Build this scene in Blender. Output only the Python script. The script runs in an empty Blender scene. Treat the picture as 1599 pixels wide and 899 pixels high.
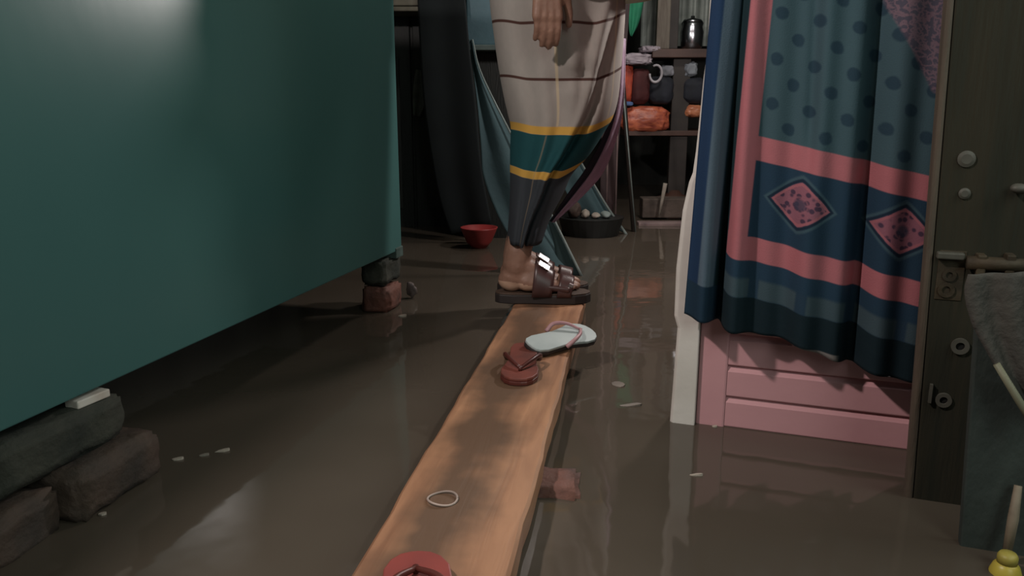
import bpy, bmesh, math, random
from mathutils import Vector, Matrix, noise
random.seed(7)
SC = bpy.context.scene
COL = SC.collection
R = math.radians

# ------------------------------------------------------------------ camera
F, HCAM, PITCH = 1247.0, 0.62, R(13.35)
cam = bpy.data.cameras.new('camera'); cam.sensor_width = 36; cam.lens = F/1599*36; cam.clip_start = .02
camo = bpy.data.objects.new('camera', cam); COL.objects.link(camo)
camo.location = (0, 0, HCAM); camo.rotation_euler = (math.pi/2-PITCH, 0, 0)
SC.camera = camo
# ------------------------------------------------------------------ world, lights, exposure
W = bpy.data.worlds.new('world'); SC.world = W; W.use_nodes = True
W.node_tree.nodes['Background'].inputs[0].default_value = (.5, .75, .65, 1)
W.node_tree.nodes['Background'].inputs[1].default_value = .02

def point(name, loc, power, color, radius=.04):
    l = bpy.data.lights.new(name, 'POINT'); l.energy = power; l.color = color; l.shadow_soft_size = radius
    o = bpy.data.objects.new(name, l); COL.objects.link(o); o.location = loc; return o
def area(name, loc, target, power, color, sx, sy):
    l = bpy.data.lights.new(name, 'AREA'); l.energy = power; l.color = color; l.shape = 'RECTANGLE'; l.size = sx; l.size_y = sy
    o = bpy.data.objects.new(name, l); COL.objects.link(o); o.location = loc
    o.rotation_euler = (Vector(target)-Vector(loc)).to_track_quat('-Z', 'Y').to_euler(); return o
point('bulb_near', (-.882, .65, 1.60), 80, (1, .88, .84), .045)
point('bulb_far', (.90, 2.60, 1.12), 38, (1, .92, .88), .05)
point('bulb_shelf', (.76, 3.42, 2.12), 40, (1, .92, .86), .12)
area('fill_behind', (.9, -1.0, 1.6), (-.2, 1.8, .4), 16, (.86, 1, .93), .9, 1.4)  # unseen fill light, added behind the camera to lift the dark side
area('fill_right', (1.40, .76, 1.35), (-.1, 2.6, .7), 9, (.88, 1, .95), .7, .9)  # unseen fill light, added on the right to even out the cabinet
SC.view_settings.view_transform = 'Standard'; SC.view_settings.look = 'None'
SC.view_settings.gamma = 1; SC.view_settings.use_curve_mapping = False
SC.view_settings.exposure = 0.0

# ------------------------------------------------------------------ layout: image rays met with real planes
SP, CP = math.sin(PITCH), math.cos(PITCH)
def ray(px, py):
    u = (px-799.5)/F; v = (449.5-py)/F
    return Vector((u, CP+v*SP, -SP+v*CP))
CAM = Vector((0, 0, HCAM))
def onz(px, py, z):
    d = ray(px, py); return CAM+d*((z-HCAM)/d.z)
def ony(px, py, y):
    d = ray(px, py); return CAM+d*(y/d.y)
def onplane(px, py, P, n):
    d = ray(px, py); return CAM+d*((Vector(P)-CAM).dot(n)/d.dot(n))

# ------------------------------------------------------------------ materials
MATS = {}
def mat(name, color, rough=.6, color2=None, scale=8, stretch=(1, 1, 1), amt=.5, bump=0, bscale=40, metal=0, spec=.5, detail=4, coat=0):
    if name in MATS: return MATS[name]
    m = bpy.data.materials.new(name); m.use_nodes = True; nt = m.node_tree; N = nt.nodes; L = nt.links
    b = N['Principled BSDF']; b.inputs['Roughness'].default_value = rough; b.inputs['Metallic'].default_value = metal
    b.inputs['Specular IOR Level'].default_value = spec; b.inputs['Coat Weight'].default_value = coat
    tc = N.new('ShaderNodeTexCoord'); mp = N.new('ShaderNodeMapping'); mp.inputs['Scale'].default_value = stretch
    L.new(tc.outputs['Object'], mp.inputs['Vector'])
    nz = N.new('ShaderNodeTexNoise'); nz.inputs['Scale'].default_value = scale; nz.inputs['Detail'].default_value = detail
    L.new(mp.outputs[0], nz.inputs['Vector'])
    c2 = color2 or tuple(c*(1-amt) for c in color)
    rp = N.new('ShaderNodeValToRGB'); rp.color_ramp.elements[0].position = .35; rp.color_ramp.elements[1].position = .65
    rp.color_ramp.elements[0].color = (*c2, 1); rp.color_ramp.elements[1].color = (*color, 1)
    L.new(nz.outputs[0], rp.inputs[0]); L.new(rp.outputs[0], b.inputs['Base Color'])
    if bump:
        n2 = N.new('ShaderNodeTexNoise'); n2.inputs['Scale'].default_value = bscale; n2.inputs['Detail'].default_value = 5
        L.new(mp.outputs[0], n2.inputs['Vector'])
        bp = N.new('ShaderNodeBump'); bp.inputs['Strength'].default_value = bump; bp.inputs['Distance'].default_value = .01
        L.new(n2.outputs[0], bp.inputs['Height']); L.new(bp.outputs[0], b.inputs['Normal'])
    MATS[name] = m; return m

class G:
    """small maths-node writer for the woven patterns"""
    def __init__(s, name, rough=.85):
        s.m = bpy.data.materials.new(name); s.m.use_nodes = True; s.nt = s.m.node_tree; s.N = s.nt.nodes; s.L = s.nt.links
        s.b = s.N['Principled BSDF']; s.b.inputs['Roughness'].default_value = rough; s.b.inputs['Specular IOR Level'].default_value = .15
        uv = s.N.new('ShaderNodeUVMap'); sp = s.N.new('ShaderNodeSeparateXYZ'); s.L.new(uv.outputs[0], sp.inputs[0])
        s.uv = uv.outputs[0]; s.u = sp.outputs[0]; s.v = sp.outputs[1]
    def op(s, o, a, b=0.0, c=0.0):
        n = s.N.new('ShaderNodeMath'); n.operation = o
        for i, x in enumerate((a, b, c)):
            if isinstance(x, (int, float)): n.inputs[i].default_value = x
            else: s.L.new(x, n.inputs[i])
        return n.outputs[0]
    def band(s, x, a, b, soft=.0015):
        lo = s.op('SMOOTH_MIN', 1.0, 1.0, 0.0)
        n = s.N.new('ShaderNodeMapRange'); n.interpolation_type = 'SMOOTHSTEP'
        n.inputs[1].default_value = a-soft; n.inputs[2].default_value = a+soft; s.L.new(x, n.inputs[0])
        k = s.N.new('ShaderNodeMapRange'); k.interpolation_type = 'SMOOTHSTEP'
        k.inputs[1].default_value = b-soft; k.inputs[2].default_value = b+soft
        k.inputs[3].default_value = 1; k.inputs[4].default_value = 0; s.L.new(x, k.inputs[0])
        return s.op('MULTIPLY', n.outputs[0], k.outputs[0])
    def noise(s, scale, stretch=(1, 1, 1), detail=3):
        mp = s.N.new('ShaderNodeMapping'); mp.inputs['Scale'].default_value = stretch; s.L.new(s.uv, mp.inputs[0])
        n = s.N.new('ShaderNodeTexNoise'); n.inputs['Scale'].default_value = scale; n.inputs['Detail'].default_value = detail
        s.L.new(mp.outputs[0], n.inputs['Vector']); return n.outputs[0]
    def rgb(s, c):
        n = s.N.new('ShaderNodeRGB'); n.outputs[0].default_value = (*c, 1); return n.outputs[0]
    def mix(s, f, a, b):
        n = s.N.new('ShaderNodeMix'); n.data_type = 'RGBA'
        if isinstance(f, (int, float)): n.inputs[0].default_value = f
        else: s.L.new(f, n.inputs[0])
        for i, x in ((6, a), (7, b)):
            if isinstance(x, tuple): n.inputs[i].default_value = (*x, 1)
            else: s.L.new(x, n.inputs[i])
        return n.outputs[2]
    def finish(s, col): s.L.new(col, s.b.inputs['Base Color']); return s.m

# ------------------------------------------------------------------ objects
MW = {}
def link(o): COL.objects.link(o); return o
def tag(o, label=None, cat=None, group=None, kind=None):
    for k, v in (('label', label), ('category', cat), ('group', group), ('kind', kind)):
        if v: o[k] = v
    return o
def thing(name, loc, label, cat, group=None, kind=None, rz=0):
    o = link(bpy.data.objects.new(name, None)); o.location = loc; o.rotation_euler = (0, 0, rz); o.empty_display_size = .05
    MW[o.name] = Matrix.Translation(loc) @ Matrix.Rotation(rz, 4, 'Z')
    return tag(o, label, cat, group, kind)
def obj(name, bm, m, parent=None, loc=None, smooth=False, bevel=0, bseg=2, mod=None, matrix=None):
    """link bm as one mesh object; bm is in world space unless loc/matrix says otherwise; parents keep it where it is"""
    me = bpy.data.meshes.new(name)
    bmesh.ops.recalc_face_normals(bm, faces=bm.faces)
    M = matrix or Matrix.Translation(loc or (0, 0, 0))
    if matrix is None and loc is not None: bm.transform(M.inverted())
    bm.to_mesh(me); bm.free()
    if smooth: me.shade_smooth()
    o = link(bpy.data.objects.new(name, me))
    for mm in (m if isinstance(m, list) else [m]): me.materials.append(mm)
    o.matrix_world = M; MW[o.name] = M
    if parent: adopt(o, parent)
    if bevel:
        b = o.modifiers.new('bevel', 'BEVEL'); b.width = bevel; b.segments = bseg; b.limit_method = 'ANGLE'
    return o
def adopt(o, parent):
    M = MW[o.name]; o.parent = parent
    o.matrix_parent_inverse = Matrix.Identity(4)
    o.matrix_basis = MW[parent.name].inverted() @ M
def box(bm, c, s, rz=0, M=None):
    T = M if M is not None else Matrix.Translation(c) @ Matrix.Rotation(rz, 4, 'Z')
    return bmesh.ops.create_cube(bm, size=1, matrix=T @ Matrix.Diagonal((*s, 1)))['verts']
def rings(bm, rs, closed=True, cap=True):
    vs = [[bm.verts.new(p) for p in r] for r in rs]
    n = len(rs[0])
    for a, b in zip(vs, vs[1:]):
        for i in range(n if closed else n-1):
            j = (i+1) % n; bm.faces.new((a[i], a[j], b[j], b[i]))
    if cap and closed:
        bm.faces.new(vs[0]); bm.faces.new(list(reversed(vs[-1])))
    return vs
def tube(bm, pts, r, seg=10, cap=True):
    pts = [Vector(p) for p in pts]; rs = []
    rad = r if isinstance(r, (list, tuple)) else [r]*len(pts)
    up = None
    for i, p in enumerate(pts):
        t = (pts[min(i+1, len(pts)-1)]-pts[max(i-1, 0)]).normalized()
        if up is None: up = t.orthogonal().normalized()
        up = (up-t*up.dot(t)).normalized(); s = t.cross(up)
        rs.append([p+(up*math.cos(a)+s*math.sin(a))*rad[i] for a in (2*math.pi*k/seg for k in range(seg))])
    return rings(bm, rs, True, cap)
def smoothpts(P, n):
    """Catmull-Rom through P"""
    P = [Vector(p) for p in P]; out = []
    Q = [2*P[0]-P[1]]+P+[2*P[-1]-P[-2]]
    for k in range(n+1):
        f = k/n*(len(P)-1); i = min(int(f), len(P)-2); t = f-i
        a, b, c, d = Q[i:i+4]
        out.append(.5*((2*b)+(c-a)*t+(2*a-5*b+4*c-d)*t*t+(3*b-a-3*c+d)*t**3))
    return out
def lathe(bm, prof, c=(0, 0, 0), seg=24):
    return rings(bm, [[Vector(c)+Vector((r*math.cos(a), r*math.sin(a), z)) for a in (2*math.pi*k/seg for k in range(seg))] for r, z in prof])
def ball(bm, c, s, sub=3, M=None):
    T = Matrix.Translation(c) @ (M or Matrix.Identity(4)) @ Matrix.Diagonal((*s, 1))
    return bmesh.ops.create_icosphere(bm, subdivisions=sub, radius=1, matrix=T)['verts']
def lump(bm, c, s, amp=.2, freq=6, seed=0, sub=4, rz=0, flat=None):
    vs = ball(bm, c, s, sub, Matrix.Rotation(rz, 4, 'Z'))
    for v in vs:
        d = v.co-Vector(c); q = Vector((v.co.x*freq+seed*7.3, v.co.y*freq, v.co.z*freq))
        k = 1-abs(noise.noise(q))*2*amp+noise.noise(q*2.7)*amp*.5
        v.co = Vector(c)+d*k
        if flat is not None and v.co.z < flat: v.co.z = flat
    return vs
def sheet(bm, left, right, nv=24, nu=12, fold=.015, waves=3.5, thick=None, phase=0, uv=False, normal=Vector((0, -1, 0))):
    l = smoothpts(left, nv); r = smoothpts(right, nv); g = []
    for i in range(nv+1):
        row = []
        for k in range(nu+1):
            t = k/nu; p = l[i].lerp(r[i], t)
            w = math.sin(t*waves*2*math.pi+phase+i/nv*1.3)*fold*(.4+.6*i/nv)
            row.append(bm.verts.new(p+normal*w))
        g.append(row)
    for a, b in zip(g, g[1:]):
        for k in range(nu): bm.faces.new((a[k], a[k+1], b[k+1], b[k]))
    return g
def solid(o, t):
    s = o.modifiers.new('solid', 'SOLIDIFY'); s.thickness = t; s.offset = 0; return o

# ------------------------------------------------------------------ room frame: a runs down the corridor, b to the right of it
TH = R(15)
A = Vector((math.sin(TH), math.cos(TH), 0)); B = Vector((math.cos(TH), -math.sin(TH), 0))
RZ = -TH
def ab(a, b, z=0): return A*a+B*b+Vector((0, 0, z))
def abox(bm, a0, a1, b0, b1, z0, z1):
    c = ab((a0+a1)/2, (b0+b1)/2, (z0+z1)/2)
    box(bm, c, (b1-b0, a1-a0, z1-z0), RZ); return c
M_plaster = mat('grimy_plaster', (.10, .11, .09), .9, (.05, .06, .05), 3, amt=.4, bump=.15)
M_darkwall = mat('dark_board_wall', (.022, .026, .022), .8, (.008, .011, .010), 3, (3, 3, .4), bump=.2)  # near-black boards, tone varying slowly up the wall
M_floor = mat('mud_floor', (.05, .035, .022), .9, bump=.3)
def struct(name, dims, m, label):
    bm = bmesh.new(); c = abox(bm, *dims)
    o = obj(name, bm, m, loc=c-Vector((0, 0, (dims[5]-dims[4])/2)))
    return tag(o, label, name.split('_')[0], kind='structure')
Z0, ZT = -.16, 2.45
struct('floor', (-2.1, 6.0, -2.1, 1.75, Z0-.05, Z0), M_floor, 'muddy floor hidden under the brown flood water')
struct('ceiling', (-2.1, 6.0, -2.1, 1.75, ZT, ZT+.05), M_plaster, 'low dark ceiling above the flooded passage')
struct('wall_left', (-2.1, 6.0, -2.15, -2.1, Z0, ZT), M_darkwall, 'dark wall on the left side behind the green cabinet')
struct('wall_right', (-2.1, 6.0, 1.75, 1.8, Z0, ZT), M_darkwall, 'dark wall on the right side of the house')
struct('wall_back', (6.0, 6.05, -2.1, 1.75, Z0, ZT), M_darkwall, 'dark wall at the far end of the passage')
struct('wall_front', (-2.15, -2.1, -2.1, 1.75, Z0, ZT), M_plaster, 'plain grimy wall behind the photographer')

# water
def water_mat():
    m = bpy.data.materials.new('muddy_water'); m.use_nodes = True; N = m.node_tree.nodes; L = m.node_tree.links
    b = N['Principled BSDF']; b.inputs['Roughness'].default_value = .055; b.inputs['IOR'].default_value = 1.5
    tc = N.new('ShaderNodeTexCoord')
    n = N.new('ShaderNodeTexNoise'); n.inputs['Scale'].default_value = 1.6; n.inputs['Detail'].default_value = 3; L.new(tc.outputs['Object'], n.inputs['Vector'])
    rp = N.new('ShaderNodeValToRGB'); rp.color_ramp.elements[0].position = .3; rp.color_ramp.elements[1].position = .7
    rp.color_ramp.elements[0].color = (.070, .056, .042, 1); rp.color_ramp.elements[1].color = (.094, .076, .059, 1)
    L.new(n.outputs[0], rp.inputs[0]); L.new(rp.outputs[0], b.inputs['Base Color'])
    n2 = N.new('ShaderNodeTexNoise'); n2.inputs['Scale'].default_value = 9; n2.inputs['Detail'].default_value = 2; L.new(tc.outputs['Object'], n2.inputs['Vector'])
    bp = N.new('ShaderNodeBump'); bp.inputs['Strength'].default_value = .05; bp.inputs['Distance'].default_value = .02
    L.new(n2.outputs[0], bp.inputs['Height']); L.new(bp.outputs[0], b.inputs['Normal'])
    return m
bm = bmesh.new(); abox(bm, -2.1, 6.0, -2.1, 1.75, -.012, 0)
tag(obj('flood_water', bm, water_mat()), 'still brown flood water covering the whole floor', 'water', kind='stuff')

# ------------------------------------------------------------------ pink door, its white jamb and the partition it closes
D0 = Vector((.403, 1.453, 0)); E1 = Vector((.943, -.333, 0)).normalized(); N1 = Vector((-.333, -.943, 0)).normalized()
DRZ = math.atan2(E1.y, E1.x)
def dpt(s, z, n=0): return D0+E1*s+N1*n+Vector((0, 0, z))
def dbox(bm, s0, s1, z0, z1, n0, n1):
    box(bm, dpt((s0+s1)/2, (z0+z1)/2, (n0+n1)/2), (s1-s0, n1-n0, z1-z0), DRZ)
M_pink = mat('pink_gloss_paint', (.64, .34, .36), .38, (.57, .295, .315), 2.5, bump=.05, bscale=60)
M_white = mat('worn_white_paint', (.74, .70, .65), .5, (.62, .58, .53), 6, bump=.1)
door = thing('door_1', dpt(.3, Z0), 'pink door with ridged lower panel standing in the water behind the curtain', 'door', kind='structure')
bm = bmesh.new(); dbox(bm, .008, .70, Z0, 1.95, -.035, -.012); obj('core_panel', bm, M_pink, door)
for s0, s1 in ((-.044, .010), (.66, .715)):
    bm = bmesh.new(); dbox(bm, s0, s1, Z0, 1.95, -.04, .004); obj('stile', bm, M_pink, door, bevel=.004)
slat_me = None
for k in range(-2, 31):
    zb = .0635+.0625*k-.0005
    if slat_me is None:
        bm = bmesh.new()
        h = .0610; prof = [(-.012, 0), (.000, .000), (.001, .002), (.001, h-.012), (-.009, h), (-.012, h)]
        rings(bm, [[Vector((s, n, z)) for n, z in prof] for s in (0, .65)])
        slat_me = bpy.data.meshes.new('slat'); bmesh.ops.recalc_face_normals(bm, faces=bm.faces); bm.to_mesh(slat_me); bm.free(); slat_me.materials.append(M_pink)
    o = link(bpy.data.objects.new('slat', slat_me))
    MM = Matrix.Translation(dpt(.010, zb-.0625)) @ Matrix(((E1.x, N1.x, 0, 0), (E1.y, N1.y, 0, 0), (0, 0, 1, 0), (0, 0, 0, 1)))
    MW[o.name] = MM; adopt(o, door)

# white jamb, slightly bowed to the right towards its top
bm = bmesh.new(); rs = []
JP = D0+N1*.016
for z, px, py in ((Z0, 0, 0), (0, 1045, 661), (0, 1050, 600), (0, 1057, 512), (0, 1052, 494), (0, 1055, 420), (0, 1065, 330), (0, 1075, 285), (0, 1081, 270), (0, 1086, 235), (0, 1092, 180), (0, 1098, 120), (0, 1103, 85), (0, 1108, 0), (1.95, 0, 0)):
    if px:
        q = onplane(px, py, JP, N1); w0, z = (q-D0).dot(E1), q.z
    elif z < 0: w0 = -.092
    w1 = max(-.045, w0+.035)
    rs.append([dpt(w0, z, -.05), dpt(w0, z, .010), dpt(w0+.006, z, .016), dpt(w1, z, .016), dpt(w1, z, -.05)])
rings(bm, rs); jamb = obj('trim_1', bm, M_white, loc=dpt(-.06, Z0), bevel=.002)
tag(jamb, 'white bowed door jamb at the left edge of the pink door', 'door jamb', kind='structure')
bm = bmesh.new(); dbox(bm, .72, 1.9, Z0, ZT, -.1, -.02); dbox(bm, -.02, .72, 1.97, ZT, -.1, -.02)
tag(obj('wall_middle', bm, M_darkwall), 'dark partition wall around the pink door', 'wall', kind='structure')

# ------------------------------------------------------------------ curtain
def curtain_mat():
    g = G('printed_curtain', .9); u, v = g.u, g.v
    n1 = g.noise(60, (1, 1, 1), 4); n2 = g.noise(14, (1, .25, 1), 3)
    # teal field
    field = g.mix(n2, (.062, .110, .128), (.042, .080, .098))
    # dots, staggered rows
    row = g.op('DIVIDE', g.op('SUBTRACT', v, .770), .0365)
    ri = g.op('ROUND', row); odd = g.op('MODULO', g.op('ABSOLUTE', ri), 2.0)
    uu = g.op('SUBTRACT', g.op('DIVIDE', g.op('SUBTRACT', u, .049), .0605), g.op('MULTIPLY', odd, .5))
    fu = g.op('MULTIPLY', g.op('SUBTRACT', uu, g.op('ROUND', uu)), .0605)
    fv = g.op('MULTIPLY', g.op('SUBTRACT', row, ri), .0365)
    dd = g.op('SQRT', g.op('ADD', g.op('MULTIPLY', fu, fu), g.op('MULTIPLY', fv, fv)))
    dd = g.op('ADD', dd, g.op('MULTIPLY', g.op('SUBTRACT', n1, .5), .006))
    dot = g.band(dd, -1, .0105, .0022)
    col = g.mix(g.op('MULTIPLY', dot, .85), field, (.018, .040, .062))
    # large faded paisley in the upper right
    qx = g.op('SUBTRACT', u, .262); qy = g.op('SUBTRACT', v, .80)
    tip = g.op('MULTIPLY', g.op('SUBTRACT', .86, v), .30)
    px_ = g.op('ABSOLUTE', g.op('SUBTRACT', qx, g.op('MULTIPLY', g.op('SUBTRACT', .80, v), .30)))
    inside = g.op('MULTIPLY', g.band(g.op('SUBTRACT', px_, g.op('MULTIPLY', g.op('SUBTRACT', v, .695), .42)), -1, .004, .004), g.band(v, .695, 1.0, .004))
    n3 = g.noise(90, (1, 1, 1), 2)
    pais = g.mix(g.band(n3, .44, .56, .05), (.085, .07, .10), (.20, .125, .155))
    col = g.mix(g.op('MULTIPLY', inside, .85), col, pais)
    # navy field with diamonds
    navy = g.mix(n2, (.022, .050, .090), (.016, .038, .060))
    dv = g.op('SUBTRACT', v, .468)
    du0 = g.op('DIVIDE', g.op('SUBTRACT', u, .113), .163); du = g.op('MULTIPLY', g.op('SUBTRACT', du0, g.op('ROUND', du0)), .163)
    au = g.op('ABSOLUTE', du); av = g.op('ABSOLUTE', dv)
    # ogee: pointed left and right, rounded above and below
    k = g.op('DIVIDE', au, .049); curve = g.op('SUBTRACT', 1.0, g.op('POWER', k, 1.25))
    lim = g.op('SUBTRACT', g.op('MULTIPLY', curve, .0385), av)
    halo = g.band(lim, -.012, -.006, .003); rim = g.band(lim, -.006, -.0005, .0015); core = g.band(lim, 0, 1, .0012); edge = g.band(lim, 0.001, .006, .001)
    col_n = g.mix(g.op('MULTIPLY', halo, .55), navy, (.075, .130, .150))
    col_n = g.mix(g.op('MULTIPLY', rim, .8), col_n, (.010, .018, .035))
    vor = g.N.new('ShaderNodeTexVoronoi'); vor.inputs['Scale'].default_value = 95; g.L.new(g.uv, vor.inputs['Vector'])
    spots = g.band(vor.outputs['Distance'], -1, .40, .12)
    r2 = g.op('SQRT', g.op('ADD', g.op('MULTIPLY', du, du), g.op('MULTIPLY', dv, dv)))
    ringm = g.band(r2, .0115, .0145, .0015); cent = g.band(r2, -1, .0095, .003)
    cd = g.mix(g.op('MULTIPLY', spots, .85), (.27, .105, .140), (.035, .026, .055))
    cd = g.mix(g.op('MULTIPLY', ringm, .55), cd, (.30, .12, .15)); cd = g.mix(g.op('MULTIPLY', cent, .8), cd, (.055, .050, .085))
    cd = g.mix(edge, cd, (.36, .125, .15))
    col_n = g.mix(core, col_n, cd)
    col = g.mix(g.band(v, .35, .545), col, col_n)
    # pink bands
    pink = g.mix(n2, (.46, .155, .172), (.39, .128, .146))
    col = g.mix(g.band(v, .525, .566), col, pink)
    # below the lower pink band: navy, pale check blocks, black-teal hem
    low = g.mix(g.band(v, .283, .318, .004), navy, g.mix(g.band(g.op('FRACT', g.op('DIVIDE', g.op('ADD', u, .03), .082)), .10, .88, .03), (.022, .046, .075), (.052, .082, .098)))
    low = g.mix(g.band(v, -1, .283), low, (.008, .018, .024))
    low = g.mix(g.op('MULTIPLY', g.band(v, -1, .2235), g.band(u, .10, .205, .004)), low, (.20, .18, .17))
    col = g.mix(g.band(v, -1, .351), col, low)
    col = g.mix(g.band(v, .350, .392), col, pink)
    # left border: pink upright band, then dark, pale blue, navy
    side = g.mix(g.band(u, -.044, -.019, .002), (.016, .038, .088), (.095, .135, .175))
    side = g.mix(g.band(u, -.019, .03, .002), side, (.012, .030, .036))
    side = g.mix(g.band(v, -1, .283), side, (.015, .035, .060))
    col = g.mix(g.band(u, -1, -.001), col, side)
    col = g.mix(g.op('MULTIPLY', g.band(u, -.001, .032), g.band(v, .352, 3)), col, pink)
    col = g.mix(g.op('MULTIPLY', n1, .25), col, g.mix(.5, col, (.03, .05, .06)))
    w = g.noise(420, (1, 1, 1), 1)
    bp = g.N.new('ShaderNodeBump'); bp.inputs['Strength'].default_value = .2; bp.inputs['Distance'].default_value = .002
    g.L.new(w, bp.inputs['Height']); g.L.new(bp.outputs[0], g.b.inputs['Normal'])
    return g.finish(col)
CO = .056
def cfold(s, z):
    """how far the cloth stands out of its plane (towards the camera)"""
    t = max(0, min(1, (1.9-z)/1.7))
    f = .010*math.sin(s*2*math.pi/.125+.6+.4*math.sin(z*2.2))+.006*math.sin(s*2*math.pi/.061+z*1.5)
    f -= .030*math.exp(-((s-.215+.015*(z-.45))/.015)**2)*(.75+.25*math.sin(z*5))          # deep furrow
    f += .004*math.exp(-((s-.185)/.028)**2)
    f -= .022*math.exp(-((s-.125+.03*(z-.5))/.012)**2)*max(0, min(1, (z-.42)*6))
    f += .024*math.exp(-((s+.036)/.016)**2)
    f -= .034*math.exp(-((s+.008-.02*(z-.4))/.011)**2)
    f += .012*math.exp(-((s-.022)/.016)**2)
    return max(f*(.45+.75*t), -.042)
bm = bmesh.new(); uvl = bm.loops.layers.uv.new('UVMap'); grid = []; UV = {}
NS, NZ = 190, 110
for j in range(NZ+1):
    row = []
    for i in range(NS+1):
        u = -.066+i/NS*(.62+.066); v0 = .216+.008*math.exp(-((u-.12)/.06)**2)-.006*math.exp(-((u-.215)/.03)**2)
        v = v0+(j/NZ)**1.25*(2.1-v0)
        s = u+.036*(min(v, 1.2)-.22*u-.384)
        if u < -.04: s += .006*math.sin(v*4)*0
        z = min(v-.22*s*(1 if v < 1.4 else max(0, (2.1-v)/.7)), 2.0)
        p = dpt(s, z, CO+cfold(s, z)+(.03*max(0, s-.2)))
        vt = bm.verts.new(p); UV[vt] = (u, v); row.append(vt)
    grid.append(row)
for a, b in zip(grid, grid[1:]):
    for i in range(NS):
        f = bm.faces.new((a[i], a[i+1], b[i+1], b[i]))
        for l in f.loops: l[uvl].uv = UV[l.vert]
cur = obj('curtain', bm, curtain_mat(), smooth=True, loc=dpt(.2, .15, CO)); solid(cur, .0018)
tag(cur, 'blue printed curtain with pink borders and diamond motifs hanging before the pink door', 'curtain')
bm = bmesh.new(); tube(bm, [dpt(-.2, 2.0, CO), dpt(.8, 2.0, CO)], .010)
tag(obj('curtain_rod', bm, mat('dull_steel', (.3, .3, .3), .4, metal=1), loc=dpt(.3, 2.0, CO), smooth=True), 'thin metal rod from which the blue printed curtain hangs', 'curtain rod')

# ------------------------------------------------------------------ wooden door leaf at the far right, nearest to the camera
M_oldwood = mat('rough_dark_wood', (.022, .018, .008), .95, (.012, .013, .006), 5, (6, 6, .5), bump=.4, bscale=18)
M_edgewood = mat('worn_wood_edge', (.095, .070, .048), .8, (.065, .048, .033), 12, (4, 4, .6), bump=.3)
M_rust = mat('rusty_iron', (.060, .042, .022), .7, (.03, .022, .012), 30, metal=.3, bump=.3)
M_pale = mat('pale_metal', (.10, .095, .076), .6, (.065, .06, .047), 20, metal=.2)
M_steel = MATS['dull_steel']
P2 = Vector((.629, 1.165, 0)); N2 = N1.copy(); E2 = E1.copy()
LEAN = -.035
def wpt(s, z, n=0): return P2+E2*(s+LEAN*z)+N2*n+Vector((0, 0, z))
d2 = thing('door_2', wpt(.3, Z0), 'rough dark wooden door leaf with old lock holes at the right edge', 'door', kind='structure')
def wprism(bm, s0, s1, z0, z1, n0, n1):
    rings(bm, [[wpt(s0, z, n0), wpt(s1, z, n0), wpt(s1, z, n1), wpt(s0, z, n1)] for z in (z0, z1)])
bm = bmesh.new(); wprism(bm, .0, .0105, -.02, 1.95, -.030, .0015); obj('worn_edge', bm, M_edgewood, d2, bevel=.004)['label'] = 'pale worn edge strip'
for k, (s0, s1) in enumerate(((.011, .135), (.138, .29), (.293, .46))):
    bm = bmesh.new(); wprism(bm, s0, s1, Z0 if k else -.004, 1.95, -.030, 0); obj('plank', bm, M_oldwood, d2, bevel=.003)
NP = Vector((N2.x, N2.y, 0))
def onleaf(px, py, n=0):
    return onplane(px, py, P2+N2*n, NP)
LEAFM = Matrix(((E2.x, N2.x, 0, 0), (E2.y, N2.y, 0, 0), (0, 0, 1, 0), (0, 0, 0, 1)))
def disc(px, py, r, m, name, h=.003, hole=0):
    c = onleaf(px, py); bm = bmesh.new()
    M = Matrix.Translation(c) @ LEAFM @ Matrix.Rotation(-math.pi/2, 4, 'X')
    if hole: prof = [(r, 0), (r, h), (hole, h), (hole, 0.0002)]
    else: prof = [(r, -.001), (r, h*.6), (r*.6, h), (r*.1, h)]
    lathe(bm, prof, seg=20); bm.transform(M)
    return obj(name, bm, m, d2, smooth=False)
disc(1509, 248, .0118, M_pale, 'screw_head', .004); disc(1506, 302, .0080, M_pale, 'screw_head', .004)
for px, py, r in ((1482, 429, .0095), (1477, 452, .0115), (1499, 540, .0125), (1473, 624, .0115)):
    disc(px, py, r, M_pale if py > 500 else M_rust, 'lock_ring', .004, r*.5)
    disc(px, py, r*.5, mat('hole_black', (.006, .006, .005), .9), 'lock_hole', .001)
c = onleaf(1484, 430); bm = bmesh.new(); box(bm, (0, 0, 0), (.036, .003, .075), M=Matrix.Translation(c) @ LEAFM); obj('strike_plate', bm, M_rust, d2, bevel=.001)
c = onleaf(1484, 399, .006); bm = bmesh.new(); box(bm, (0, 0, 0), (.036, .014, .010), M=Matrix.Translation(c) @ LEAFM); obj('latch_lip', bm, M_pale, d2, bevel=.002)
c = onleaf(1552, 412, .014); bm = bmesh.new(); tube(bm, [c-E2*.035, c+E2*.05], .010, 12)
bl = obj('bolt', bm, M_rust, d2, smooth=True)
for px in (1530, 1575):
    c = onleaf(px, 412, .008); bm = bmesh.new(); box(bm, (0, 0, 0), (.012, .026, .030), M=Matrix.Translation(c) @ LEAFM); obj('bolt_keeper', bm, M_rust, d2, bevel=.002)
c = onleaf(1592, 295, .012); bm = bmesh.new(); lump(bm, c, (.014, .010, .008), .2, 30, 3, 3); o = obj('chipped_knob', bm, M_pale, d2, smooth=True)
c = onleaf(1453, 614, .004); bm = bmesh.new(); box(bm, (0, 0, 0), (.004, .006, .030), M=Matrix.Translation(c) @ LEAFM); obj('nail_strip', bm, M_pale, d2)

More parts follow.
